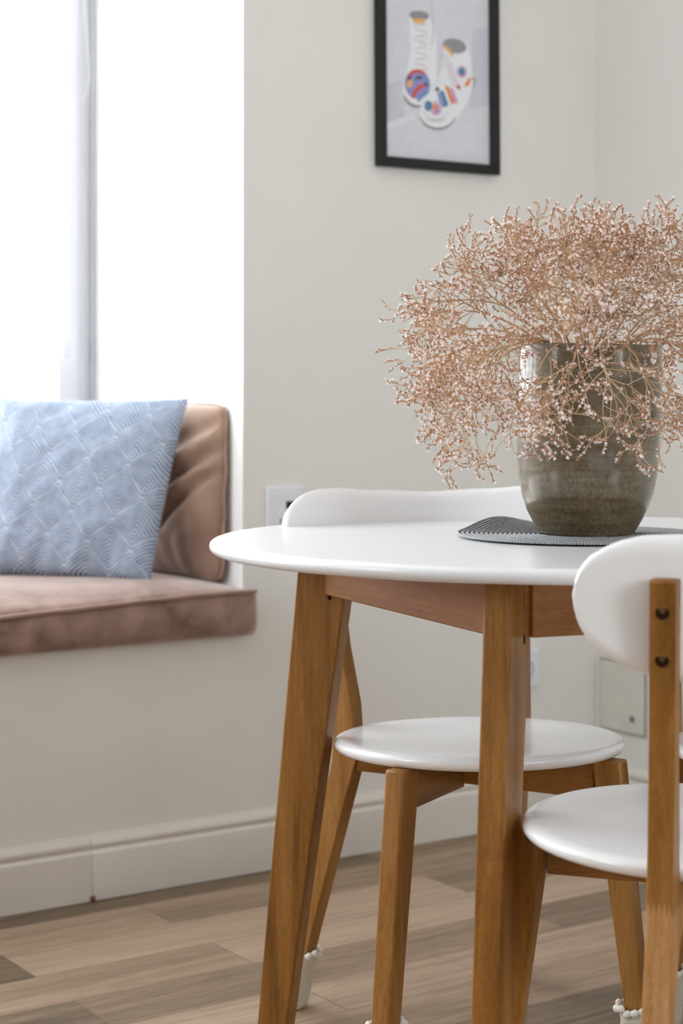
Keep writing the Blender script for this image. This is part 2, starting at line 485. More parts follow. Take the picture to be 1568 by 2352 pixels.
def window_wall(name, P, a0, a1, w0, w1, z0, z1, sgn=1):
    """wall along P(a, depth) with one window opening w0..w1, z0..z1"""
    V = []; Fc = []
    def seg(x0, x1, y0, y1): prism([P(x0, 0), P(x1, 0), P(x1, -.15), P(x0, -.15)], y0, y1, V, Fc)
    seg(a0, w0, 0, CEIL); seg(w1, a1, 0, CEIL); seg(w0, w1, 0, z0); seg(w0, w1, z1, CEIL)
    return tag(mesh_obj(name, V, Fc, M['wall']), kind='structure')
PL = lambda a, d: RW(TL - (-d) * -1 if False else TL + d, a)
PRr = lambda a, d: RW(a, DR - d)
window_wall('wall_left', PL, -.12, DR + .1, 0.10, 1.0, 1.15, 2.45)
window_wall('wall_front', PRr, TL - .1, TC + 3.2, -.1, .98, 1.0, 2.45)
V = []; Fc = []
prism([RW(TL - .15, DR + .15), RW(TC + 3.4, DR + .15), RW(TC + 3.4, -.12), RW(TL - .15, -.12)], CEIL, CEIL + .1, V, Fc)
tag(mesh_obj('ceiling', V, Fc, M['ceiling']), kind='structure')

# windows
def window_unit(name, P, w0, w1, z0, z1, depth, fw=0.085, mull=1, sdepth=0.06):
    V = []; Fc = []
    def bar(x0, x1, y0, y1, d0, d1): prism([P(x0, d0), P(x1, d0), P(x1, d1), P(x0, d1)], y0, y1, V, Fc)
    for (f, d0, d1, ins) in ((fw * .45, depth, depth - sdepth, 0), (fw * .55, depth + .012, depth - .045, fw * .45)):
        x0, x1, y0, y1 = w0 + ins, w1 - ins, z0 + ins, z1 - ins
        bar(x0, x0 + f, y0, y1, d0, d1); bar(x1 - f, x1, y0, y1, d0, d1)
        bar(x0 + f, x1 - f, y0, y0 + f, d0, d1); bar(x0 + f, x1 - f, y1 - f, y1, d0, d1)
    for k in range(mull):
        xm = w0 + (w1 - w0) * (k + 1) / (mull + 1)
        bar(xm - .05, xm + .05, z0 + fw, z1 - fw, depth + .005, depth - .045)
    o = mesh_obj(name, V, Fc, M['pvc']); bevel(o, .003); tag(o, kind='structure')
    V = []; Fc = []
    prism([P(w0 + fw, depth - .012), P(w1 - fw, depth - .012), P(w1 - fw, depth - .016), P(w0 + fw, depth - .016)], z0 + fw, z1 - fw, V, Fc)
    g = mesh_obj('window_pane', V, Fc, M['glass'], o)
    return o
BW = (B0 - B1); BL = BW.length; bu = BW.normalized()
PN = lambda a, d: ax(B1 + bu * a + (-VD) * d)
def frame_w():
    # width of the visible frame: from column 213 to column 130 on the window plane
    return ray_t(130, origin=B1, direc=bu)
FWN = frame_w()
w1o = window_unit('window_1', PN, 0.0, BL, 0.74, NTOP, 0.0, fw=FWN, mull=2)
V = []; Fc = []
prism([PN(0.0015, .0145), PN(.008, .0145), PN(.008, .001), PN(.0015, .001)], .745, NTOP - .002, V, Fc)
mesh_obj('window_seal', V, Fc, M['seal'], w1o)

window_unit('added_window', PL, 0.10, 1.0, 1.15, 2.45, -.04, mull=0)  # unseen left-wall window, added to brighten the right wall
window_unit('window_2', PRr, -.1, .98, 1.0, 2.45, -.04, mull=0)

# baseboards
def skirting(name, P, a0, a1, seam=None):
    prof = [(0, 0), (.014, 0), (.014, .088), (.0115, .0915), (.0085, .094), (.0085, .0975), (.012, .1015), (.012, .107), (.0085, .1135), (.005, .118), (.0035, .122), (0, .122)]
    cuts = [a0, a1] if seam is None else [a0, seam - .0002, seam + .0002, a1]
    V = []; Fc = []
    for i in range(0, len(cuts), 2):
        b = len(V); n = len(prof)
        for a in (cuts[i], cuts[i + 1]):
            for d, z in prof:
                p = P(a, d); V.append((p[0], p[1], z))
        for k in range(n):
            k2 = (k + 1) % n
            Fc.append([b + k, b + k2, b + n + k2, b + n + k])
        Fc.append([b + k for k in range(n)][::-1]); Fc.append([b + n + k for k in range(n)])
    o = mesh_obj(name, V, Fc, M['base']); bevel(o, .0012, 2, 20)
    return tag(o, kind='structure')
seam = ray_t(212, .014)
bb = skirting('baseboard_back', RW, TL, TC - .001, seam)
V, Fc = lathe([(0, -.004), (.004, -.002), (.0055, .002), (.004, .006), (0, .008)], 10)
p = RW(seam, .0165)
mesh_obj('glue_spot', V, Fc, plain('brown_glue', srgb(112, 72, 44), .7), bb, True, loc=(p[0], p[1], .004))
skirting('baseboard_right', RR, .016, 5.4)
skirting('baseboard_left', lambda a, d: PL(a, d), 0.016, DR)

# ------------------------------------------------------------------ picture on the wall
def wallpt(px, py, d=0.0):
    t = ray_t(px, d); p = Vector(RW(t, d)); return t, p.y, zz(py, p.y)
ta, Ya, za = wallpt(871.5, 382, .019); tb, Yb, zb = wallpt(1150, 401, .019)
PW = tb - ta; PZ = (za + zb) / 2; PH = PW * 1.40
pic = empty('picture_frame', (*RW((ta + tb) / 2, .002), PZ))
ang = math.atan2(U.y, U.x)
pic.rotation_euler = (0, 0, ang)
pic.rotation_euler.rotate(Matrix.Rotation(0.008, 4, Vector((NN.x, NN.y, 0)))) if False else None
tag(pic, 'black framed print of patterned high top sneakers hanging on the wall above the table', 'picture')
FB = .0215
V = []; Fc = []
def bx(x0, x1, y0, y1, z0, z1, V, Fc): prism([(x0, y0), (x1, y0), (x1, y1), (x0, y1)], z0, z1, V, Fc)
h = PW / 2
# mitred frame, local x along wall, -y toward the room
o_ = [(-h, 0), (h, 0), (h, PH), (-h, PH)]; i_ = [(-h + FB, FB), (h - FB, FB), (h - FB, PH - FB), (-h + FB, PH - FB)]
for k in range(4):
    k2 = (k + 1) % 4
    b = len(V)
    for y in (-.001, -.017):
        for p in (o_[k], o_[k2], i_[k2], i_[k]): V.append((p[0], y, p[1]))
    Fc += [[b, b + 1, b + 2, b + 3], [b + 7, b + 6, b + 5, b + 4], [b, b + 4, b + 5, b + 1], [b + 1, b + 5, b + 6, b + 2], [b + 2, b + 6, b + 7, b + 3], [b + 3, b + 7, b + 4, b]]
bevel(mesh_obj('frame_moulding', V, Fc, M['black'], pic), .0015)
# the print: flat artwork in many coloured pieces
PV = []; PF = []; PI_ = []
inks = {}
def ink(name, c):
    inks[name] = len(inks); return plain('ink_' + name, srgb(*c), .55, .3, 60, .03)
im = [ink('paper', (216, 217, 226)), ink('shade', (206, 205, 216)), ink('white', (232, 234, 240)), ink('grey', (150, 150, 152)),
      ink('yellow', (232, 180, 110)), ink('pink', (212, 196, 206)), ink('red', (205, 96, 92)), ink('blue', (112, 152, 200)),
      ink('violet', (150, 146, 202)), ink('teal', (84, 136, 172)), ink('orange', (230, 140, 82)), ink('dark', (92, 96, 110)),
      ink('lilac', (206, 168, 200)), ink('fold', (226, 228, 236))]
layer = [0]
def art(pts, name):
    layer[0] += 1
    b = len(PV)
    for x, y in pts:
        PV.append((-h + (x - 863.5) / 283.0 * PW, -.004 - layer[0] * 4e-5, (391 + (x - 1005) * .069 - y) / F * ((Ya + Yb) / 2)))
    PF.append(list(range(b, b + len(pts)))); PI_.append(inks[name])
def ell(cx, cy, rx, ry, name, rot=0, a0=0, a1=360, n=28):
    pts = []
    for k in range(n + (0 if a1 - a0 >= 360 else 1)):
        a = math.radians(a0 + (a1 - a0) * k / n)
        x = rx * math.cos(a); y = ry * math.sin(a); r = math.radians(rot)
        pts.append((cx + x * math.cos(r) - y * math.sin(r), cy + x * math.sin(r) + y * math.cos(r)))
    art(pts, name)
def arc(cx, cy, rx, ry, w, name, a0, a1, rot=0, n=16):
    po = []; pi = []
    for k in range(n + 1):
        a = math.radians(a0 + (a1 - a0) * k / n); r = math.radians(rot)
        ww = w * math.sin(PI * k / n) ** .5 if 0 < k < n else 0
        for (rr, lst) in ((ww / 2, po), (-ww / 2, pi)):
            x = (rx + rr) * math.cos(a); y = (ry + rr) * math.sin(a)
            lst.append((cx + x * math.cos(r) - y * math.sin(r), cy + x * math.sin(r) + y * math.cos(r)))
    art(po + pi[::-1], name)
ptop = 391 - (PH - FB + .005) * F / ((Ya + Yb) / 2)
art([(880, ptop - 9), (1134, ptop + 9), (1134, 386), (880, 386)], 'paper')
art([(884, 195), (925, 186), (930, 270), (884, 295)], 'shade')
art([(1090, 60), (1133, 50), (1133, 235), (1080, 248)], 'shade')
art([(884, 284), (950, 262), (952, 272), (884, 302)], 'fold')
# left shoe
art([(941, 38), (988, 36), (1003, 80), (1004, 190), (985, 232), (950, 248), (922, 225), (932, 175), (944, 120)], 'white')
arc(958, 206, 33, 38, 8, 'grey', 60, 165)
ell(964, 36, 23, 11, 'grey'); art([(949, 44), (977, 43), (977, 53), (950, 54)], 'yellow')
for k in range(9):
    y = 62 + k * 13
    arc(966, y, 17, 5, 3.2, 'pink', 200, 350, 12 if k % 2 else -12)
arc(968, 60, 28, 90, 3, 'pink', -60, 40)
ell(959, 193, 29, 34, 'violet')
arc(960, 190, 24, 27, 9, 'red', 185, 320); arc(966, 200, 20, 22, 9, 'blue', 200, 330)
arc(985, 245, 42, 52, 11, 'red', 200, 262); arc(990, 252, 34, 42, 9, 'blue', 205, 262)
ell(941, 192, 6, 10, 'yellow', 20); ell(940, 180, 5, 5, 'dark'); ell(962, 178, 9, 4, 'dark', -12); ell(978, 193, 5, 5, 'dark')
# right shoe
art([(1020, 92), (1074, 88), (1085, 130), (1090, 195), (1072, 235), (1040, 282), (998, 296), (962, 280), (966, 240), (1000, 205), (1014, 150)], 'white')
arc(1004, 248, 46, 46, 6, 'grey', 20, 160); arc(1000, 236, 34, 36, 2.5, 'pink', 30, 160)
arc(1062, 215, 50, 14, 5, 'grey', -20, 60, -55)
ell(1046, 101, 28, 17, 'grey', 8); art([(1019, 103), (1026, 101), (1044, 121), (1039, 127)], 'yellow')
for k in range(7):
    arc(1022 + k * 4.0, 132 + k * 11, 16, 5, 3, 'pink', 190, 350, 30)
ell(1062, 160, 12, 14, 'lilac'); ell(1062, 160, 7, 9, 'teal')
art([(1070, 186), (1080, 172), (1085, 176), (1078, 192), (1068, 194)], 'orange'); ell(1054, 196, 5, 5, 'red')
art([(1021, 194), (1029, 196), (1045, 232), (1037, 236)], 'orange'); art([(1031, 196), (1042, 202), (1053, 232), (1046, 236)], 'lilac')
art([(1010, 207), (1018, 206), (1030, 238), (1020, 244)], 'teal'); art([(1004, 212), (1009, 209), (1019, 244), (1012, 244)], 'violet')
ell(1001, 246, 13, 17, 'pink'); ell(983, 242, 9, 12, 'teal'); ell(1000, 250, 11, 13, 'lilac', 20); ell(999, 245, 6, 8, 'orange'); ell(1003, 253, 4, 5, 'violet')
ell(1004, 203, 4, 5, 'dark'); arc(999, 262, 30, 14, 2, 'grey', 30, 150)
mesh_obj('sneaker_print', PV, PF, None, pic, mats=im, midx=PI_)
for o in pic.children:
    for v in o.data.vertices:       # the frame hangs a touch crooked
        x, z = v.co.x, v.co.z
        v.co.x = x - z * 0.008; v.co.z = z + x * 0.004 + (zb - za) * 0 
# ------------------------------------------------------------------ sockets and hatch
def socket(name, px0, px1, py_top, P, ori, size, label, slots, tfun):
    pass
def wall_plate(name, label, cat, tc, ztop, size, P, angz, inner):
    p = P(tc, .0005)
    e_ = empty(name, (p[0], p[1], ztop - size / 2), angz); tag(e_, label, cat)
    V = []; Fc = []; s = size / 2
    b = 0
    for (y, k) in ((0, s), (-.007, s), (-.0095, s - .003)):
        for sx, sz in ((-1, -1), (1, -1), (1, 1), (-1, 1)): V.append((sx * k, y, sz * k))
    for r in range(2):
        for k in range(4):
            k2 = (k + 1) % 4; Fc.append([r * 4 + k, r * 4 + k2, r * 4 + 4 + k2, r * 4 + 4 + k])
    Fc.append([8, 9, 10, 11]); Fc.append([3, 2, 1, 0])
    bevel(mesh_obj('cover_plate', V, Fc, M['plastic'], e_), .0015)
    inner(e_, s)
    return e_
AU = math.atan2(U.y, U.x)
t_l, Yl, _ = wallpt(614, 1117, .01); t_r, Yr, _ = wallpt(697, 1117, .01)
def usb(e_, s):
    V = []; Fc = []; bx(-.031, .031, -.0115, -.009, -.031, .031, V, Fc)
    bevel(mesh_obj('insert', V, Fc, M['plastic'], e_), .001)
    V = []; Fc = []; bx(.0, .020, -.0125, -.0095, -.001, .014, V, Fc)
    mesh_obj('port', V, Fc, M['black'], e_)
    V = []; Fc = []; bx(-.016, .004, -.0123, -.0095, -.030, -.019, V, Fc)
    mesh_obj('switch', V, Fc, M['socket_grey'], e_)
wall_plate('wall_outlet', 'white square outlet with small black port on the wall left behind the white chair back', 'outlet',
           (t_l + t_r) / 2, zz(1117, (Yl + Yr) / 2), t_r - t_l, RW, AU, usb)
tr2, Y2, _ = wallpt(1239, 1490, .01)
def rnd(e_, s):
    V, Fc = lathe([(.024, 0), (.024, .002), (.021, .002), (.019, -.006), (0, -.006)], 32)
    V = [(x, -.0095 - z, y) for x, y, z in V]
    mesh_obj('socket_well', V, Fc, M['socket_grey'], e_, True)
    for sx in (-.0095, .0095):
        V, Fc = lathe([(.0028, 0), (.0028, .0012), (0, .0012)], 12)
        mesh_obj('pin_hole', [(x + sx, -.0045 - z, y) for x, y, z in V], Fc, M['hole'], e_)
wall_plate('power_socket', 'white round-well power socket low on the wall behind the front table leg', 'power socket',
           tr2 - .043, zz(1490, Y2), .086, RW, AU, rnd)
# access hatch on the right wall
s0 = ray_t(1379, origin=CC, direc=RD); s1 = ray_t(1486, origin=CC, direc=RD)
ya = (CC + RD * s0).y
hz0, hz1 = zz(1672, ya), zz(1508, ya)
pm = RR((s0 + s1) / 2, .0005)
AR = math.atan2(RD.y, RD.x)
ht = empty('access_hatch', (pm[0], pm[1], (hz0 + hz1) / 2), AR)
tag(ht, 'small square white access hatch with a round lock low on the right wall', 'access hatch')
w = (s1 - s0) / 2; hh = (hz1 - hz0) / 2
sg = -1 if (Matrix.Rotation(AR, 2) @ Vector((0, 1))).dot(RN) < 0 else 1
V = []; Fc = []; bx(-w, w, 0, sg * .003, -hh, hh, V, Fc); mesh_obj('hatch_frame', V, Fc, M['hatch_edge'], ht)
V = []; Fc = []; bx(-w + .005, w - .005, sg * .0035, sg * .006, -hh + .005, hh - .005, V, Fc); bevel(mesh_obj('hatch_door', V, Fc, M['hatch'], ht), .001)
sl = ray_t(1457, origin=CC, direc=RD); yl = (CC + RD * sl).y
V, Fc = lathe([(.0075, 0), (.0075, .0025), (.004, .003), (0, .003)], 24)
mesh_obj('hatch_lock', [(x + sl - (s0 + s1) / 2, sg * (.006 + z), y + zz(1651, yl) - (hz0 + hz1) / 2) for x, y, z in V], Fc, M['metal'], ht, True)

# ------------------------------------------------------------------ blind chains
def chain(name, label, pts, weight=None):
    P3 = [Vector(p) for p in pts]
    # resample
    seg = []; step = .0058
    for a, b in zip(P3, P3[1:]):
        n = max(1, int((b - a).length / step))
        for k in range(n): seg.append(a.lerp(b, k / n))
    V = []; Fc = []
    for p in seg:
        b0 = len(V); r = .0024
        for z, rr in ((-r, 0), (-r * .5, r * .87), (r * .5, r * .87), (r, 0)):
            if rr == 0: V.append((p.x, p.y, p.z + z))
            else:
                for k in range(6): V.append((p.x + rr * math.cos(k * PI / 3), p.y + rr * math.sin(k * PI / 3), p.z + z))
        for k in range(6):
            k2 = (k + 1) % 6
            Fc += [[b0, b0 + 1 + k2, b0 + 1 + k], [b0 + 1 + k, b0 + 1 + k2, b0 + 7 + k2, b0 + 7 + k], [b0 + 7 + k, b0 + 7 + k2, b0 + 13]]
    tube(V, Fc, P3, .0009, 5)
    o = mesh_obj(name, V, Fc, M['pvc'], None, True)
    tag(o, label, 'blind chain')
    return o
def np_(px, py, d):
    """point on a plane d in front of the window at image column/row"""
    o = B1 - VD * d
    a = ray_t(px, origin=o, direc=bu); p = o + bu * a
    return (p.x, p.y, zz(py, p.y))
pts = [np_(193, -420, .055), np_(194, 0, .055), np_(200, 80, .055), np_(205, 160, .055), np_(204, 190, .055), np_(198, 215, .055), np_(187, 229, .055),
       np_(176, 231, .055), np_(166, 225, .055), np_(159, 208, .055), np_(157, 180, .055), np_(160, 100, .055), np_(163, 0, .055), np_(165, -420, .055)]
chain('blind_chain', 'white beaded blind chain looping high beside the window frame, right of the longer one', pts)
pts = [np_(148, -420, .04), np_(149, 300, .04), np_(146, 600, .04), np_(144, 740, .04), np_(146, 765, .04), np_(151, 772, .04), np_(156, 765, .04), np_(160, 740, .04), np_(158, 600, .04), np_(157, 300, .04), np_(158, -420, .04)]
c2 = chain('blind_chain', 'longer white beaded blind chain hanging low on the window frame to a clip', pts)
V, Fc = lathe([(0, -.028), (.008, -.026), (.012, -.018), (.012, .014), (.009, .022), (0, .025)], 20)
pp = np_(150, 794, .04)
mesh_obj('chain_clip', [(x + pp[0], y * .4 + pp[1], z + pp[2]) for x, y, z in V], Fc, M['pvc'], c2, True)

# ------------------------------------------------------------------ bench cushion and pillows
def bench_cushion():
    x0, x1 = -2.45, 0.012      # along the wall from the reveal edge
    y0, y1 = -SB + .03, .026   # depth, measured with the skewed axis
    z0, z1 = SILL + .001, SILL + .094
    nx, ny = 130, 30
    def P(a, b):
        p = C1 + U * a + (VD * (-b) if b < 0 else NN * b)
        # keep clear of the reveal
        if b < .004 and a > -.006: p = C1 + U * (-.004) + (VD * (-b) if b < 0 else NN * b)
        return p
    r = .022
    def rr(t, lo, hi):
        return lo + (hi - lo) * t
    V = []; Fc = []; idx = {}
    for i in range(nx + 1):
        for j in range(ny + 1):
            a = rr(i / nx, x0, x1); b = rr(j / ny, y0, y1)
            ex = max(0, min(a - x0, x1 - a)); ey = max(0, min(b - y0, y1 - b))
            crown = .019 * min(1, ex / .16) ** .6 * min(1, ey / .14) ** .55
            wob = .0035 * noise.noise(Vector((a * 7, b * 7, 3.1))) * min(1, ey / .03)
            sag = -(.004 + .020 * max(0, min(1, (-.12 - a) / .55))) * max(0, 1 - ey / .09) if b > -.2 else 0
            p = P(a, b)
            V.append((p.x, p.y, z1 - .002 + crown + wob + sag)); idx[(i, j)] = len(V) - 1
    for i in range(nx):
        for j in range(ny):
            Fc.append([idx[(i, j)], idx[(i + 1, j)], idx[(i + 1, j + 1)], idx[(i, j + 1)]])
    # sides
    loop = [(i, 0) for i in range(nx)] + [(nx, j) for j in range(ny)] + [(i, ny) for i in range(nx, 0, -1)] + [(0, j) for j in range(ny, 0, -1)]
    prev = [idx[k] for k in loop]
    levels = 7
    top = [Vector(V[k]) for k in prev]
    cen = P((x0 + x1) / 2, (y0 + y1) / 2)
    for lv in range(1, levels + 1):
        t = lv / levels; cur = []
        for q, k in zip(top, loop):
            a = rr(k[0] / nx, x0, x1)
            bul = .006 * math.sin(PI * t) + .0025 * noise.noise(Vector((a * 11, t * 2, 9)))
            z = q.z + (z0 - q.z) * t
            d = NN * (bul if k[1] == ny else 0)
            if lv == levels: d = NN * (-.010 if k[1] == ny else 0)
            V.append((q.x + d.x, q.y + d.y, z)); cur.append(len(V) - 1)
        m_ = len(cur)
        for n_ in range(m_):
            n2 = (n_ + 1) % m_
            Fc.append([prev[n_], prev[n2], cur[n2], cur[n_]])
        prev = cur
    Fc.append(prev[::-1])
    o = mesh_obj('bench_cushion', V, Fc, M['velvet'], None, True)
    tag(o, 'long mauve velvet seat cushion with piped edge on the window bench', 'cushion')
    # piping along the top front edge and round the corner
    pts = []
    for i in range(nx + 1):
        v = V[idx[(i, ny)]]; pts.append(Vector(v) + Vector((NN.x, NN.y, 0)) * .003)
    for j in range(ny - 1, ny - 3, -1):
        pass
    PVv = []; PFf = []
    tube(PVv, PFf, pts, .0042, 8)
    mesh_obj('piping', PVv, PFf, M['velvet_piping'], o, True)
    pts = [Vector((V[k][0], V[k][1], z0 + .004)) for k, lp in zip(prev, loop) if lp[1] == ny and lp[0] > 0]
    PVv = []; PFf = []
    return o
bench_cushion()

def pillow(name, w, h_, th, mat, origin, ax_u, ax_v, seed, label, folds=None, flat=1.0, piping=None, pull=.045, rnd=0.0):
    """soft pillow: ax_u, ax_v unit vectors, origin = bottom left corner"""
    n = 64
    U3 = Vector(ax_u).normalized(); V3 = Vector(ax_v).normalized(); N3 = U3.cross(V3).normalized()
    V = []; Fc = []; UVs = []
    ids = {}
    for side in (1, -1):
        for i in range(n + 1):
            for j in range(n + 1):
                u = i / n * 2 - 1; v = j / n * 2 - 1
                edge = (i in (0, n)) or (j in (0, n))
                if edge and side == -1: ids[(side, i, j)] = ids[(1, i, j)]; continue
                # outline pulls in between the corners
                pu = u * (1 - pull * (1 - v * v)); pv = v * (1 - pull * (1 - u * u))
                if rnd:
                    k_ = 1 - rnd * (abs(u * v)) ** 6; pu *= k_; pv *= k_
                t = max(0, (1 - u * u)) ** .42 * max(0, (1 - v * v)) ** .42
                zt = th / 2 * t
                wr = 0
                if not edge:
                    q = Vector((u * 1.7 + seed, v * 1.7, side * 3.0))
                    wr = .010 * noise.noise(q) * t ** .5 + .004 * noise.noise(q * 3) * t ** .5
                    if folds and side == 1: wr += folds(u, v) * t ** .4
                p = Vector(origin) + U3 * (w / 2 * (1 + pu)) + V3 * (h_ / 2 * (1 + pv)) + N3 * ((side * zt + side * wr) * (1 if side == 1 else flat))
                if edge:
                    p += N3 * (.006 * noise.noise(Vector((u * 3 + seed, v * 3, 1))))
                ids[(side, i, j)] = len(V); V.append(tuple(p)); UVs.append((u * w / 2, v * h_ / 2))
    for side in (1, -1):
        for i in range(n):
            for j in range(n):
                f = [ids[(side, i, j)], ids[(side, i + 1, j)], ids[(side, i + 1, j + 1)], ids[(side, i, j + 1)]]
                Fc.append(f if side == 1 else f[::-1])
    o = mesh_obj(name, V, Fc, mat, None, True, uvs=UVs)
    tag(o, label, 'pillow')
    if piping:
        loop = [(i, 0) for i in range(n)] + [(n, j) for j in range(n)] + [(i, n) for i in range(n, 0, -1)] + [(0, j) for j in range(n, 0, -1)] + [(0, 0)]
        pts = [V[ids[(1, *k)]] for k in loop]
        PVv = []; PFf = []; tube(PVv, PFf, pts, .0035, 7)
        mesh_obj('piping', PVv, PFf, piping, o, True)
    return o

# dusty pink pillow standing flat against the reveal
ZS = SILL + .098
def pfolds(u, v):
    f = 0
    # diagonal creases running from the right middle down to the left
    for (c, a, wdt, s) in ((.25, .55, .09, -.020), (-.05, .75, .07, -.018), (.62, .5, .10, -.012)):
        d = v - (c + a * (u - .6)); f += s * math.exp(-(d / wdt) ** 2) * max(0, min(1, (u + 1.0)))
    for (c, a, wdt, s) in ((.42, .6, .10, .016), (.10, .65, .09, .012)):
        d = v - (c + a * (u - .6)); f += s * math.exp(-(d / wdt) ** 2)
    return f
MV = Vector((-VD.y, VD.x)); MV = MV if MV.x < 0 else -MV
pb = C1 + VD * .48 + MV * .020
pu3 = Vector((-VD.x, -VD.y, 0))
pv3 = (Vector((0, 0, 1)) - Vector((MV.x, MV.y, 0)) * .03).normalized()
pink = pillow('throw_pillow', .43, .355, .13, M['velvet_pillow'], (pb.x, pb.y, ZS + .002), pu3, pv3, 4.2,
       'dusty pink velvet pillow with piped edge leaning on the window reveal behind the blue one', pfolds, piping=M['velvet_piping'], pull=.0, flat=.15, rnd=.05)
def bfolds(u, v):
    f = 0
    for c, wd_, a_ in ((-.55, .10, .015), (-.15, .08, -.014), (.22, .09, .013), (.55, .08, -.012), (.82, .07, .010)):
        f += a_ * math.exp(-((u - c - .25 * (v + 1)) / wd_) ** 2) * max(0, -v - .35) / .65
    return f
# blue leaf-print pillow
BR = Vector((-.378, 3.935, ZS + .004))
au = Vector((.955, -.297, 0)).normalized(); upv = Vector((.068, .096, .366))
BLp = BR - au * .42
blue = pillow('throw_pillow', .42, upv.length, .135, M['leaf'], BLp, au, upv, 1.3,
       'square blue and white leaf print pillow propped on the window seat', bfolds, pull=.035)

# ------------------------------------------------------------------ table
TX, TY = .317, 2.772
tb_ = empty('dining_table', (TX, TY, 0)); tag(tb_, 'round white topped dining table with splayed honey wood legs', 'table')
prof = [(0, .75), (.2, .75), (.4, .75), (.478, .75), (.486, .7499), (.491, .7493), (.4955, .7478), (.4988, .7450), (.5, .7415), (.4995, .7375), (.497, .7340), (.4925, .7315), (.486, .7302), (.47, .7300), (.2, .73), (0, .73)]
V, Fc = lathe(prof, 220)
mesh_obj('tabletop', V, Fc, M['table_white'], tb_, True)
LX, LY = .352 - TX, 2.76 - TY
LA = math.atan2(-.925, -.38)
fr = empty('leg_frame_tmp', (0, 0, 0)); bpy.data.objects.remove(fr)
for k in range(4):
    a = LA + k * PI / 2
    poly = [(.464, 0.0), (.510, 0.0), (.4405, .7298), (.358, .7298)]
    lg = board('leg', poly, .035, M['wood_seam'] if k == 0 else M['wood_z'], tb_, a, (LX, LY), .003)
    # bolt recess on the side face just under the apron
    V, Fc = lathe([(.0001, 0), (.0055, 0), (.0055, .0006), (0, .0006)], 16)
    for sy in (-1, 1):
        mesh_obj('bolt_hole', [(x * .6 + .392, sy * (.0175 + z * .9), y * 1.1 + .6555) for x, y, z in V], Fc, M['hole'], lg)
    # apron between this leg and the next
    am = a + PI / 4
    d = .295; hw = d - .0245
    V = []; Fc = []
    g_ = .014 if k == 0 else .001
    pl = [(d, -hw + g_), (d, hw - .003), (d - .020, hw - .023), (d - .020, -hw + .020)] + ([(d - .008, -hw + .005), (d - .008, -hw + g_)] if k == 0 else [])
    V2 = []
    # local x runs along the board
    prism([(p[1], -p[0]) for p in pl], .6575, .7295, V2, Fc)
    ap = mesh_obj('apron', V2, Fc, M['wood_apron'], tb_, loc=(LX, LY, 0), rot=(0, 0, am + PI / 2))
    bevel(ap, .002)

# ------------------------------------------------------------------ chairs
def sock_mesh(poly_c, tilt, top=.088):
    V = []; Fc = []
    # knitted tube, slightly rumpled, following the leg
    n = 20; rings = []
    prof = [(0, .0), (.75, .0), (.98, .002), (1.0, .012), (.97, .03), (1.0, .05), (.96, .07), (.99, .080), (.90, .086), (.80, .086)]
    for r, z in prof:
        rings.append(len(V))
        cx = poly_c + tilt * z
        for k in range(n):
            a = 2 * PI * k / n
            ca, sa = math.cos(a), math.sin(a)
            sx = math.copysign(abs(ca) ** .75, ca); sy = math.copysign(abs(sa) ** .75, sa)
            wob = 1 + .03 * math.sin(3 * a + z * 90)
            V.append((cx + r * .0270 * sx * wob, r * .0235 * sy * wob, z * top / .086 + .0005))
    for i in range(len(prof) - 1):
        for k in range(n):
            k2 = (k + 1) % n
            Fc.append([rings[i] + k, rings[i] + k2, rings[i + 1] + k2, rings[i + 1] + k])
    return V, Fc
def cord_mesh(cx, top):
    V = []; Fc = []
    n = 15
    for k in range(n):
        a = 2 * PI * k / n
        c = Vector((cx + .0265 * math.cos(a), .0255 * math.sin(a), top + .003 * math.sin(5 * a)))
        t = Vector((-math.sin(a), math.cos(a), .5)).normalized()
        pts = [c - t * .0062, c - t * .003, c + t * .003, c + t * .0062]
        tube(V, Fc, pts, [.0022, .0052, .0052, .0022], 8)
    return V, Fc

def seat_mesh():
    R = .212
    prof = [(0, -.0012), (.08, -.001), (.15, -.0004), (.195, 0), (.2035, -.0007), (.2085, -.0028), (.2115, -.0065), (.212, -.0095), (.2112, -.0135), (.2075, -.0180), (.2015, -.0202), (.19, -.021), (0, -.021)]
    return lathe(prof, 128)

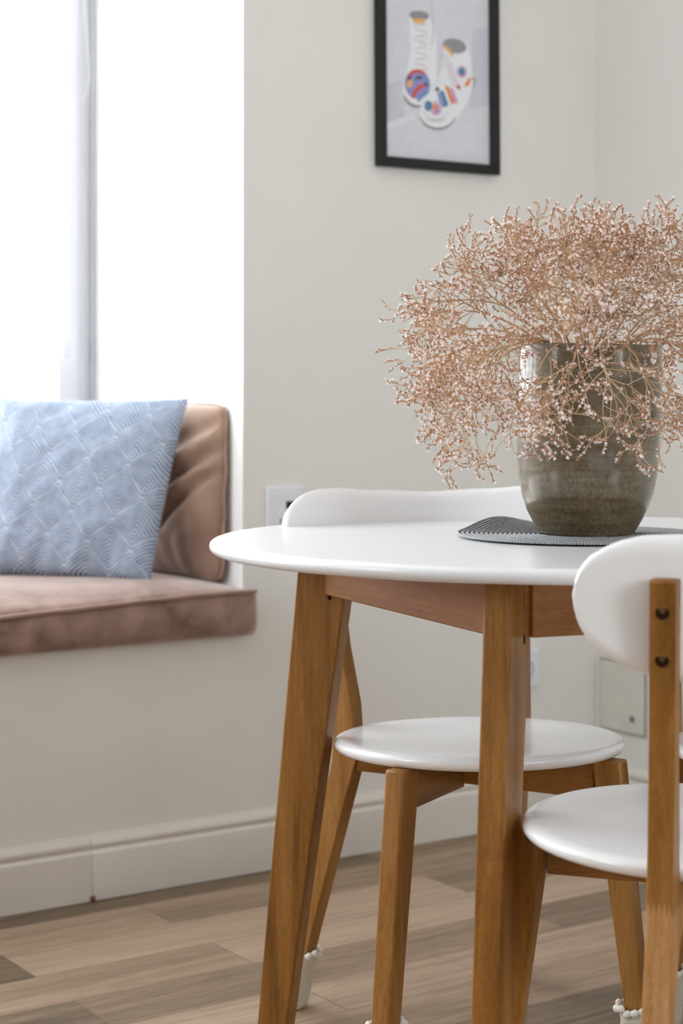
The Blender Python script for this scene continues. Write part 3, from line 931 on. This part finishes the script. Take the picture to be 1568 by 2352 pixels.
def back_mesh():
    nh, nv = 72, 16
    hw = .2575; sag = .080; Rr = (hw * hw + sag * sag) / (2 * sag)
    amax = math.asin(hw / Rr)
    def itp(tab, x):
        for (x0, y0), (x1, y1) in zip(tab, tab[1:]):
            if x <= x1:
                t = (x - x0) / (x1 - x0); t = t * t * (3 - 2 * t) if x1 < .19 else t
                return y0 + (y1 - y0) * t
        return tab[-1][1]
    top = [(0, .7955), (.09, .7995), (.165, .8045), (.195, .8035), (.215, .7985), (.23, .7915), (.243, .7815), (.2505, .7705), (.255, .760), (.2575, .741)]
    bot = [(0, .6400), (.09, .6420), (.16, .6480), (.19, .6560), (.215, .6675), (.23, .6785), (.243, .6935), (.2505, .7075), (.255, .721), (.2575, .739)]
    T = .0125; V = []; Fc = []; ids = {}
    for s in (0, 1):
        for i in range(nh + 1):
            q = i / nh * 2 - 1
            q = math.copysign(1 - (1 - abs(q)) ** 1.35, q)
            a = amax * q; x = Rr * math.sin(a); y = .150 + sag - (Rr - Rr * math.cos(a))
            zt, zb = itp(top, abs(x)), itp(bot, abs(x))
            for j in range(nv + 1):
                z = zb + (zt - zb) * j / nv
                # rounded rim
                ez = min(z - zb, zt - z, (hw - abs(x)) * 1.4 + .001); tt = T / 2 * min(1, max(.12, math.sqrt(max(0, 1 - (1 - min(1, ez / .006)) ** 2))))
                yy = y + .10 * (z - .72); nx_, ny_ = math.sin(a), math.cos(a)
                off = tt * (1 if s else -1)
                ids[(s, i, j)] = len(V); V.append((x + nx_ * off, yy + ny_ * off, z))
    for s in (0, 1):
        for i in range(nh):
            for j in range(nv):
                Fc.append([ids[(s, i, j)], ids[(s, i + 1, j)], ids[(s, i + 1, j + 1)], ids[(s, i, j + 1)]])
    loop = [(i, 0) for i in range(nh)] + [(nh, j) for j in range(nv)] + [(i, nv) for i in range(nh, 0, -1)] + [(0, j) for j in range(nv, 0, -1)]
    for k in range(len(loop)):
        a, b = loop[k], loop[(k + 1) % len(loop)]
        Fc.append([ids[(0, *a)], ids[(0, *b)], ids[(1, *b)], ids[(1, *a)]])
    return V, Fc

REAR_OUT = [(.345, 0), (.345, .002), (.2545, .385), (.2515, .425), (.2530, .47), (.2660, .56), (.3030, .757), (.3000, .760), (.2790, .760), (.2765, .757), (.2400, .56), (.2180, .475), (.2140, .4330), (.2060, .4330)]
REAR = REAR_OUT + [(.2060, .3980), (.2130, .3800), (.315, .002), (.315, 0)]
REAR_G = REAR_OUT[:-1] + [(.155, .4330), (.155, .3790), (.176, .3770), (.194, .3700), (.208, .3580), (.2185, .3400), (.2260, .3200), (.315, .002), (.315, 0)]
def make_chair(name, loc, rz, label, lowk=(0.0, 0.0), upk=.045, tail=None, rear=None, fh=(48, 48), rh=(39, 39)):
    t = empty(name, loc, rz); tag(t, label, 'chair')
    V, Fc = seat_mesh()
    mesh_obj('seat', V, Fc, M['white_lacquer'], t, True, loc=(0, 0, .45), rot=(-.0267, 0, 0))
    V, Fc = back_mesh()
    bk = mesh_obj('backrest', V, Fc, M['white_lacquer'], t, True)
    for sx in (1, -1):
        af = -PI / 2 + sx * math.radians(fh[0] if sx > 0 else fh[1])
        lg = board('leg', [(.243, 0.0), (.269, 0.0), (.2245, .4335), (.181, .4335)], .031, M['wood_z'], t, af, (0, 0), .0035)
        V, Fc = sock_mesh(.256, -.12); mesh_obj('sock', V, Fc, M['knit'], lg, True)
        V, Fc = cord_mesh(.2420, .087); mesh_obj('sock_cord', V, Fc, M['cord'], lg, True)
        ar = PI / 2 - sx * math.radians(rh[0] if sx > 0 else rh[1])
        lk = lowk[0] if sx > 0 else lowk[1]
        sh = (lambda z, s=sx, lk=lk: s * ((upk * max(0, z - .44)) + lk * max(0, .40 - z)))
        rl = board('leg', rear or REAR, .028, M['wood_z'] if tail is None else tail, t, ar, (0, 0), .0025, sh)
        yo = sx * lk * .40
        V, Fc = sock_mesh(.330, -.26); mesh_obj('sock', [(x, y + yo, z) for x, y, z in V], Fc, M['knit'], rl, True)
        V, Fc = cord_mesh(.307, .087); mesh_obj('sock_cord', [(x, y + yo * .8, z) for x, y, z in V], Fc, M['cord'], rl, True)
        # two bolts through the post into the backrest
        for zb in (.7255, .675):
            so = .266 + (zb - .56) / .197 * .037
            yb = sh(zb)
            Vh, Fh = lathe([(0, .0), (.0072, .0), (.0072, .0008), (0, .0008)], 20)
            mesh_obj('bolt_recess', [(so - .0001 + z, yb + x, zb + y) for x, y, z in Vh], Fh, M['hole'], rl)
            Vh, Fh = lathe([(.0030, .0), (.0030, .0010), (.0022, .0013), (.0010, .0008), (0, .0008)], 16)
            mesh_obj('bolt', [(so + .0008 + z, yb + x + .0003, zb + y + .0018) for x, y, z in Vh], Fh, M['screw'], rl, True)
    # crossed rails under the seat
    for sx in (1, -1):
        a0 = -PI / 2 + sx * math.radians(fh[0] if sx > 0 else fh[1]); a1 = PI / 2 + sx * math.radians(rh[0] if sx < 0 else rh[1])
        p = Vector((math.cos(a0), math.sin(a0))) * .184; q_ = Vector((math.cos(a1), math.sin(a1))) * .212
        d = q_ - p; ln = d.length; ang_ = math.atan2(d.y, d.x)
        V = []; Fc = []
        if sx == 1:
            bx(0, ln, -.011, .011, .3765, .4275, V, Fc)
        else:                      # halved over the first rail
            m_ = ln * .45
            bx(0, m_ - .012, -.011, .011, .3765, .4275, V, Fc); bx(m_ + .012, ln, -.011, .011, .3765, .4275, V, Fc)
        bevel(mesh_obj('rail', V, Fc, M['wood_x'], t, loc=(p.x, p.y, 0), rot=(0, 0, ang_)), .002)
    return t
make_chair('dining_chair', (.201, 2.914, 0), math.radians(15),
           'white and wood chair beyond the table, seat showing between the table legs', lowk=(.12, -.05), fh=(46, 50), rh=(35, 40))
make_chair('dining_chair', (.424, 2.334, 0), math.radians(-157.8),
           'white and wood chair nearest the camera, seen from behind with bolted back post', lowk=(0.0, 0.0), rear=REAR_G, tail=M['wood_jointed'], rh=(43, 43), fh=(50, 48))
make_chair('dining_chair', (.682, 2.83, 0), math.radians(-80),
           'white and wood chair at the right edge, only its seat rim and a leg showing', lowk=(.03, .03))

# ------------------------------------------------------------------ placemat
def placemat():
    cx, cy = .337, 2.782; R = .176; pitch = .0066
    nr, na = 162, 200
    V = []; Fc = []; UVs = []
    ids = {}
    for i in range(nr + 1):
        r = max(.002, R * i / nr)
        for k in range(na):
            a = 2 * PI * k / na
            z = .7525 + .0024 * abs(math.sin(PI * r / pitch)) ** .8
            # back-left rim curls up off the table, in a soft wave
            da = ((a - math.radians(128) + PI) % (2 * PI)) - PI
            lift = .0155 * math.exp(-(da / .36) ** 2) * max(0, (r / R - .45) / .55) ** 1.4
            da2 = ((a - math.radians(172) + PI) % (2 * PI)) - PI
            lift += .002 * math.exp(-(da2 / .3) ** 2) * max(0, (r / R - .7) / .3)
            rr = r * (1 + .008 * math.sin(3 * a + 1))
            V.append((cx + rr * math.cos(a), cy + rr * math.sin(a), z + lift)); ids[(i, k)] = len(V) - 1
            UVs.append((a * max(r, .02), r))
    top = len(V)
    for i in range(nr):
        for k in range(na):
            k2 = (k + 1) % na
            Fc.append([ids[(i, k)], ids[(i, k2)], ids[(i + 1, k2)], ids[(i + 1, k)]])
    # underside and rim
    bot = []
    for k in range(na):
        v = V[ids[(nr, k)]]; V.append((v[0], v[1], v[2] - .0022)); UVs.append(UVs[ids[(nr, k)]]); bot.append(len(V) - 1)
    for k in range(na):
        k2 = (k + 1) % na
        Fc.append([ids[(nr, k)], ids[(nr, k2)], bot[k2], bot[k]])
    inner = []
    for k in range(na):
        v = V[ids[(nr // 2, k)]]; V.append((v[0], v[1], .7503)); UVs.append(UVs[ids[(nr // 2, k)]]); inner.append(len(V) - 1)
    for k in range(na):
        k2 = (k + 1) % na
        Fc.append([bot[k], bot[k2], inner[k2], inner[k]])
    o = mesh_obj('placemat', V, Fc, M['weave'], None, True, uvs=UVs)
    tag(o, 'round grey braided placemat under the vase, one edge curling up', 'placemat')
placemat()

# ------------------------------------------------------------------ vase
VX, VY, VZ = .3425, 2.785, .7540
vp = [(0, .004), (.050, .004), (.0600, .0015), (.0640, .0), (.0665, .003), (.0735, .0150), (.0840, .0345), (.0915, .057), (.0960, .080), (.0985, .101), (.0998, .132), (.1002, .165), (.1004, .200), (.1005, .235), (.1004, .256), (.0995, .2625), (.0975, .2645), (.0955, .2625), (.0945, .255), (.0940, .20), (.0925, .12), (.085, .06), (.060, .020), (0, .018)]
V, Fc = lathe(vp, 128)
V = [(x * (1 + .004 * math.sin(z * 40)) + z * .018, y, z + .0012 * math.sin(2 * math.atan2(y, x)) * (z / .26)) for x, y, z in V]
vs = mesh_obj('vase', V, Fc, M['glaze'], None, True, loc=(VX, VY, VZ))
tag(vs, 'glossy olive brown ceramic vase standing on the grey placemat', 'vase')

# ------------------------------------------------------------------ dried flowers
RIMZ = VZ + .264
def clear(p):
    """keep sprigs outside the vase wall and above the table"""
    dx, dy = p.x - VX - .004, p.y - VY
    r = math.hypot(dx, dy)
    if p.z < RIMZ + .004 and r < .108 and r > .0001:
        k = .108 / r
        p = Vector((VX + .004 + dx * k, VY + dy * k, p.z))
    if p.z < .80: p.z = .80
    return p
class Spray:
    def __init__(s, rng):
        s.V = []; s.F = []; s.M = []; s.pv = []; s.pf = []; s.r = rng; s.g = -.03
    def tubes(s, pts, r0, r1, sides=4):
        n0 = len(s.F); n = len(pts)
        tube(s.V, s.F, pts, [r0 + (r1 - r0) * i / (n - 1) for i in range(n)], sides, False)
        s.M += [0] * (len(s.F) - n0)
    def calyx(s, p, d, ln, w):
        x = d.orthogonal().normalized(); y = d.cross(x)
        b = len(s.V); a = p; m = p + d * ln * .55; t = p + d * ln
        s.V.append(tuple(a))
        for k in range(3):
            an = k * 2.094; s.V.append(tuple(m + (x * math.cos(an) + y * math.sin(an)) * w))
        s.V.append(tuple(t))
        for k in range(3):
            k2 = (k + 1) % 3
            s.F.append([b, b + 1 + k, b + 1 + k2]); s.F.append([b + 1 + k, b + 4, b + 1 + k2]); s.M += [1, 1]
        return t
    def star(s, c, nrm, R):
        x = nrm.orthogonal().normalized(); y = nrm.cross(x); b = len(s.pv)
        a0 = s.r.random() * 6.28
        s.pv.append(tuple(c - nrm * R * .15))
        for k in range(5):
            an = a0 + k * 1.2566
            d = x * math.cos(an) + y * math.sin(an); e_ = x * math.cos(an + .42) + y * math.sin(an + .42); g = x * math.cos(an - .42) + y * math.sin(an - .42)
            q = len(s.pv)
            s.pv += [tuple(c + g * R * .45 + nrm * R * .1), tuple(c + d * R + nrm * R * .35), tuple(c + e_ * R * .45 + nrm * R * .1)]
            s.pf += [[b, q, q + 1, q + 2]]
    def twig(s, p, d, ln, side):
        r = s.r; pts = [p]; q = p; dd = d.copy(); n = 6
        for i in range(n):
            dd = (dd + side * (.16 + .1 * r.random())).normalized()
            q = clear(q + dd * ln / n); pts.append(q)
        s.tubes(pts, .0006, .0004, 3)
        nf = int(ln / .0042)
        for i in range(nf):
            t = (i + .6) / nf; t = .22 + .78 * t
            k = min(n - 1, int(t * n)); f = t * n - k
            c = pts[k].lerp(pts[k + 1], f); tg = (pts[k + 1] - pts[k]).normalized()
            up = -side + Vector((0, 0, .25)) + Vector((r.uniform(-.6, .6), r.uniform(-.6, .6), r.uniform(-.6, .6)))
            dr = (tg * 1.15 + up * .62).normalized()
            L_ = r.uniform(.0055, .0080)
            tip = s.calyx(c, dr, L_, r.uniform(.0009, .0014))
            if r.random() < .8 and t < .96:
                s.star(tip + dr * .0003, (dr + Vector((0, -.35, .1)) + Vector((r.uniform(-.5, .5), r.uniform(-.5, .5), r.uniform(-.5, .5)))).normalized(), r.uniform(.0024, .0033))
        s.calyx(pts[-1], dd, .007, .0011)
    def grow(s, p, d, ln, lev, rad):
        r = s.r; n = 4; pts = [p]; q = p; dd = d.copy()
        side = Vector((r.uniform(-1, 1), r.uniform(-1, 1), r.uniform(-1, 1))).normalized()
        for i in range(n):
            dd = (dd + side * .17 + Vector((0, 0, s.g if lev < 2 else s.g * .3))).normalized()
            q = clear(q + dd * ln / n); pts.append(q)
        s.tubes(pts, rad, rad * .72, 5 if lev == 0 else 4)
        if lev >= 2:
            for i in range(2 if r.random() < .6 else 1):
                side2 = Vector((r.uniform(-1, 1), r.uniform(-1, 1), r.uniform(-.6, 1.0))).normalized()
                nd = s.dev(dd, r.uniform(.25, .95))
                s.twig(pts[-1], nd, r.uniform(.020, .036), side2)
            if r.random() < .6: s.twig(pts[2], s.dev(dd, 1.0), r.uniform(.014, .024), side)
            return
        kids = 3 if lev == 0 else 2
        for i in range(kids):
            s.grow(pts[-1], s.dev(dd, r.uniform(.25, .8)), ln * r.uniform(.5, .8), lev + 1, rad * .66)
        for i in range(2 if lev == 0 else (1 if r.random() < .6 else 0)):
            s.grow(pts[2 if i else 3], s.dev(dd, r.uniform(.6, 1.1)), ln * r.uniform(.45, .7), lev + 1, rad * .6)
    def dev(s, d, ang):
        r = s.r; x = d.orthogonal().normalized(); y = d.cross(x).normalized(); a = r.random() * 6.283
        return (d * math.cos(ang) + (x * math.cos(a) + y * math.sin(a)) * math.sin(ang)).normalized()

NS = 46
rg = random.Random(21)
for i in range(NS):
    az = i * 2.39996 + rg.uniform(-.25, .25)
    k = (i + .5) / NS
    el = math.radians(84 - 127 * k ** .88 + rg.uniform(-7, 7))     # from upright to drooping
    if k > .30 and i % 2 == 0: az = math.radians(-90 + 78 * math.sin(i * 1.9 + .8) + rg.uniform(-12, 12))   # fuller toward the room
    if i in (NS - 2, NS - 5, NS - 9, NS - 13): az = math.radians({2: -122, 5: -104, 9: -76, 13: -138}[NS - i])
    rv = Vector((math.cos(az), math.sin(az), 0))
    sp = Spray(rg); sp.g = -.005 - .075 * k
    start = Vector((VX, VY, VZ + .06)) - rv * .02
    lip = Vector((VX + .004, VY, RIMZ + .004)) + rv * (.018 + .066 * min(1, k * 1.6))
    d = (rv * math.cos(el) + Vector((0, 0, 1)) * math.sin(el)).normalized()
    mid = lip + (Vector((0, 0, 1)) * (.5 if el > 0 else .35) + rv * .3 + d).normalized() * (.028 if el > 0 else .036)
    main = (.066 + .020 * k) if el > -.1 else .086
    pts = [start, start.lerp(lip, .5) - rv * .004, lip, mid]
    q = mid; dd = (mid - lip).normalized()
    for j in range(4):
        dd = (dd * .55 + d * .5).normalized(); q = clear(q + dd * main * .16); pts.append(q)
    end = q
    sp.tubes(pts, .0017, .0013, 6)
    for b in range(2):
        dd = sp.dev(d, rg.uniform(.1, .5))
        sp.grow(end, dd, main * rg.uniform(.62, .86), 0, .0013)
    sp.grow(pts[4], sp.dev(d, .7), main * .7, 1, .0011)
    o = mesh_obj('dried_flower_spray', sp.V, sp.F, None, None, False, mats=[M['stem'], M['calyx']], midx=sp.M)
    tag(o, 'dried sprig of tiny pale pink star flowers on tan branching stems in the vase', 'dried flower', 'dried flower sprigs in the vase')
    mesh_obj('blossoms', sp.pv, sp.pf, M['petal'], o)

# ------------------------------------------------------------------ light
wd = bpy.data.worlds.new('overcast_sky'); bpy.context.scene.world = wd; wd.use_nodes = True
bg = wd.node_tree.nodes['Background']; bg.inputs[0].default_value = (.92, .965, 1.0, 1); bg.inputs[1].default_value = 1.25
def portal(name, P, w0, w1, z0, z1, depth, into):
    ld = bpy.data.lights.new(name, 'AREA'); ld.shape = 'RECTANGLE'
    a, b = Vector(P(w0, depth)), Vector(P(w1, depth))
    ld.size = (b - a).length; ld.size_y = z1 - z0; ld.cycles.is_portal = True
    o = bpy.data.objects.new(name, ld); COL.objects.link(o)
    m = (a + b) / 2; o.location = (m.x, m.y, (z0 + z1) / 2)
    dr = Vector((into.x, into.y, 0))
    o.rotation_euler = dr.to_track_quat('-Z', 'Y').to_euler()
    return o
portal('window_portal', PN, 0, BL, .74, NTOP, -.12, -VD)

portal('window_portal', PL, .10, 1.0, 1.15, 2.45, -.2, U)  # daylight through the added left-wall window
portal('window_portal', PRr, -.1, .98, 1.0, 2.45, -.2, -NN)

# ------------------------------------------------------------------ camera and view
cd = bpy.data.cameras.new('camera'); cam = bpy.data.objects.new('camera', cd); COL.objects.link(cam)
cam.location = (0, 0, H); cam.rotation_euler = (PI / 2, 0, 0)
cd.sensor_fit = 'VERTICAL'; cd.sensor_height = 36.0; cd.sensor_width = 24.0
cd.lens = F / 2352 * 36.0
cd.shift_y = -(1176 - HY) / 2352
cd.dof.use_dof = True; cd.dof.focus_distance = 2.66; cd.dof.aperture_fstop = 5.0
cd.clip_start = .05
sc = bpy.context.scene; sc.camera = cam
sc.view_settings.view_transform = 'Standard'; sc.view_settings.look = 'None'
sc.view_settings.gamma = 1.0; sc.view_settings.use_curve_mapping = False
sc.view_settings.exposure = 3.27
sc.cycles.max_bounces = 12; sc.cycles.diffuse_bounces = 6; sc.cycles.glossy_bounces = 4; sc.cycles.transparent_max_bounces = 8
sc.cycles.use_denoising = True
sc.cycles.sample_clamp_indirect = 8.0
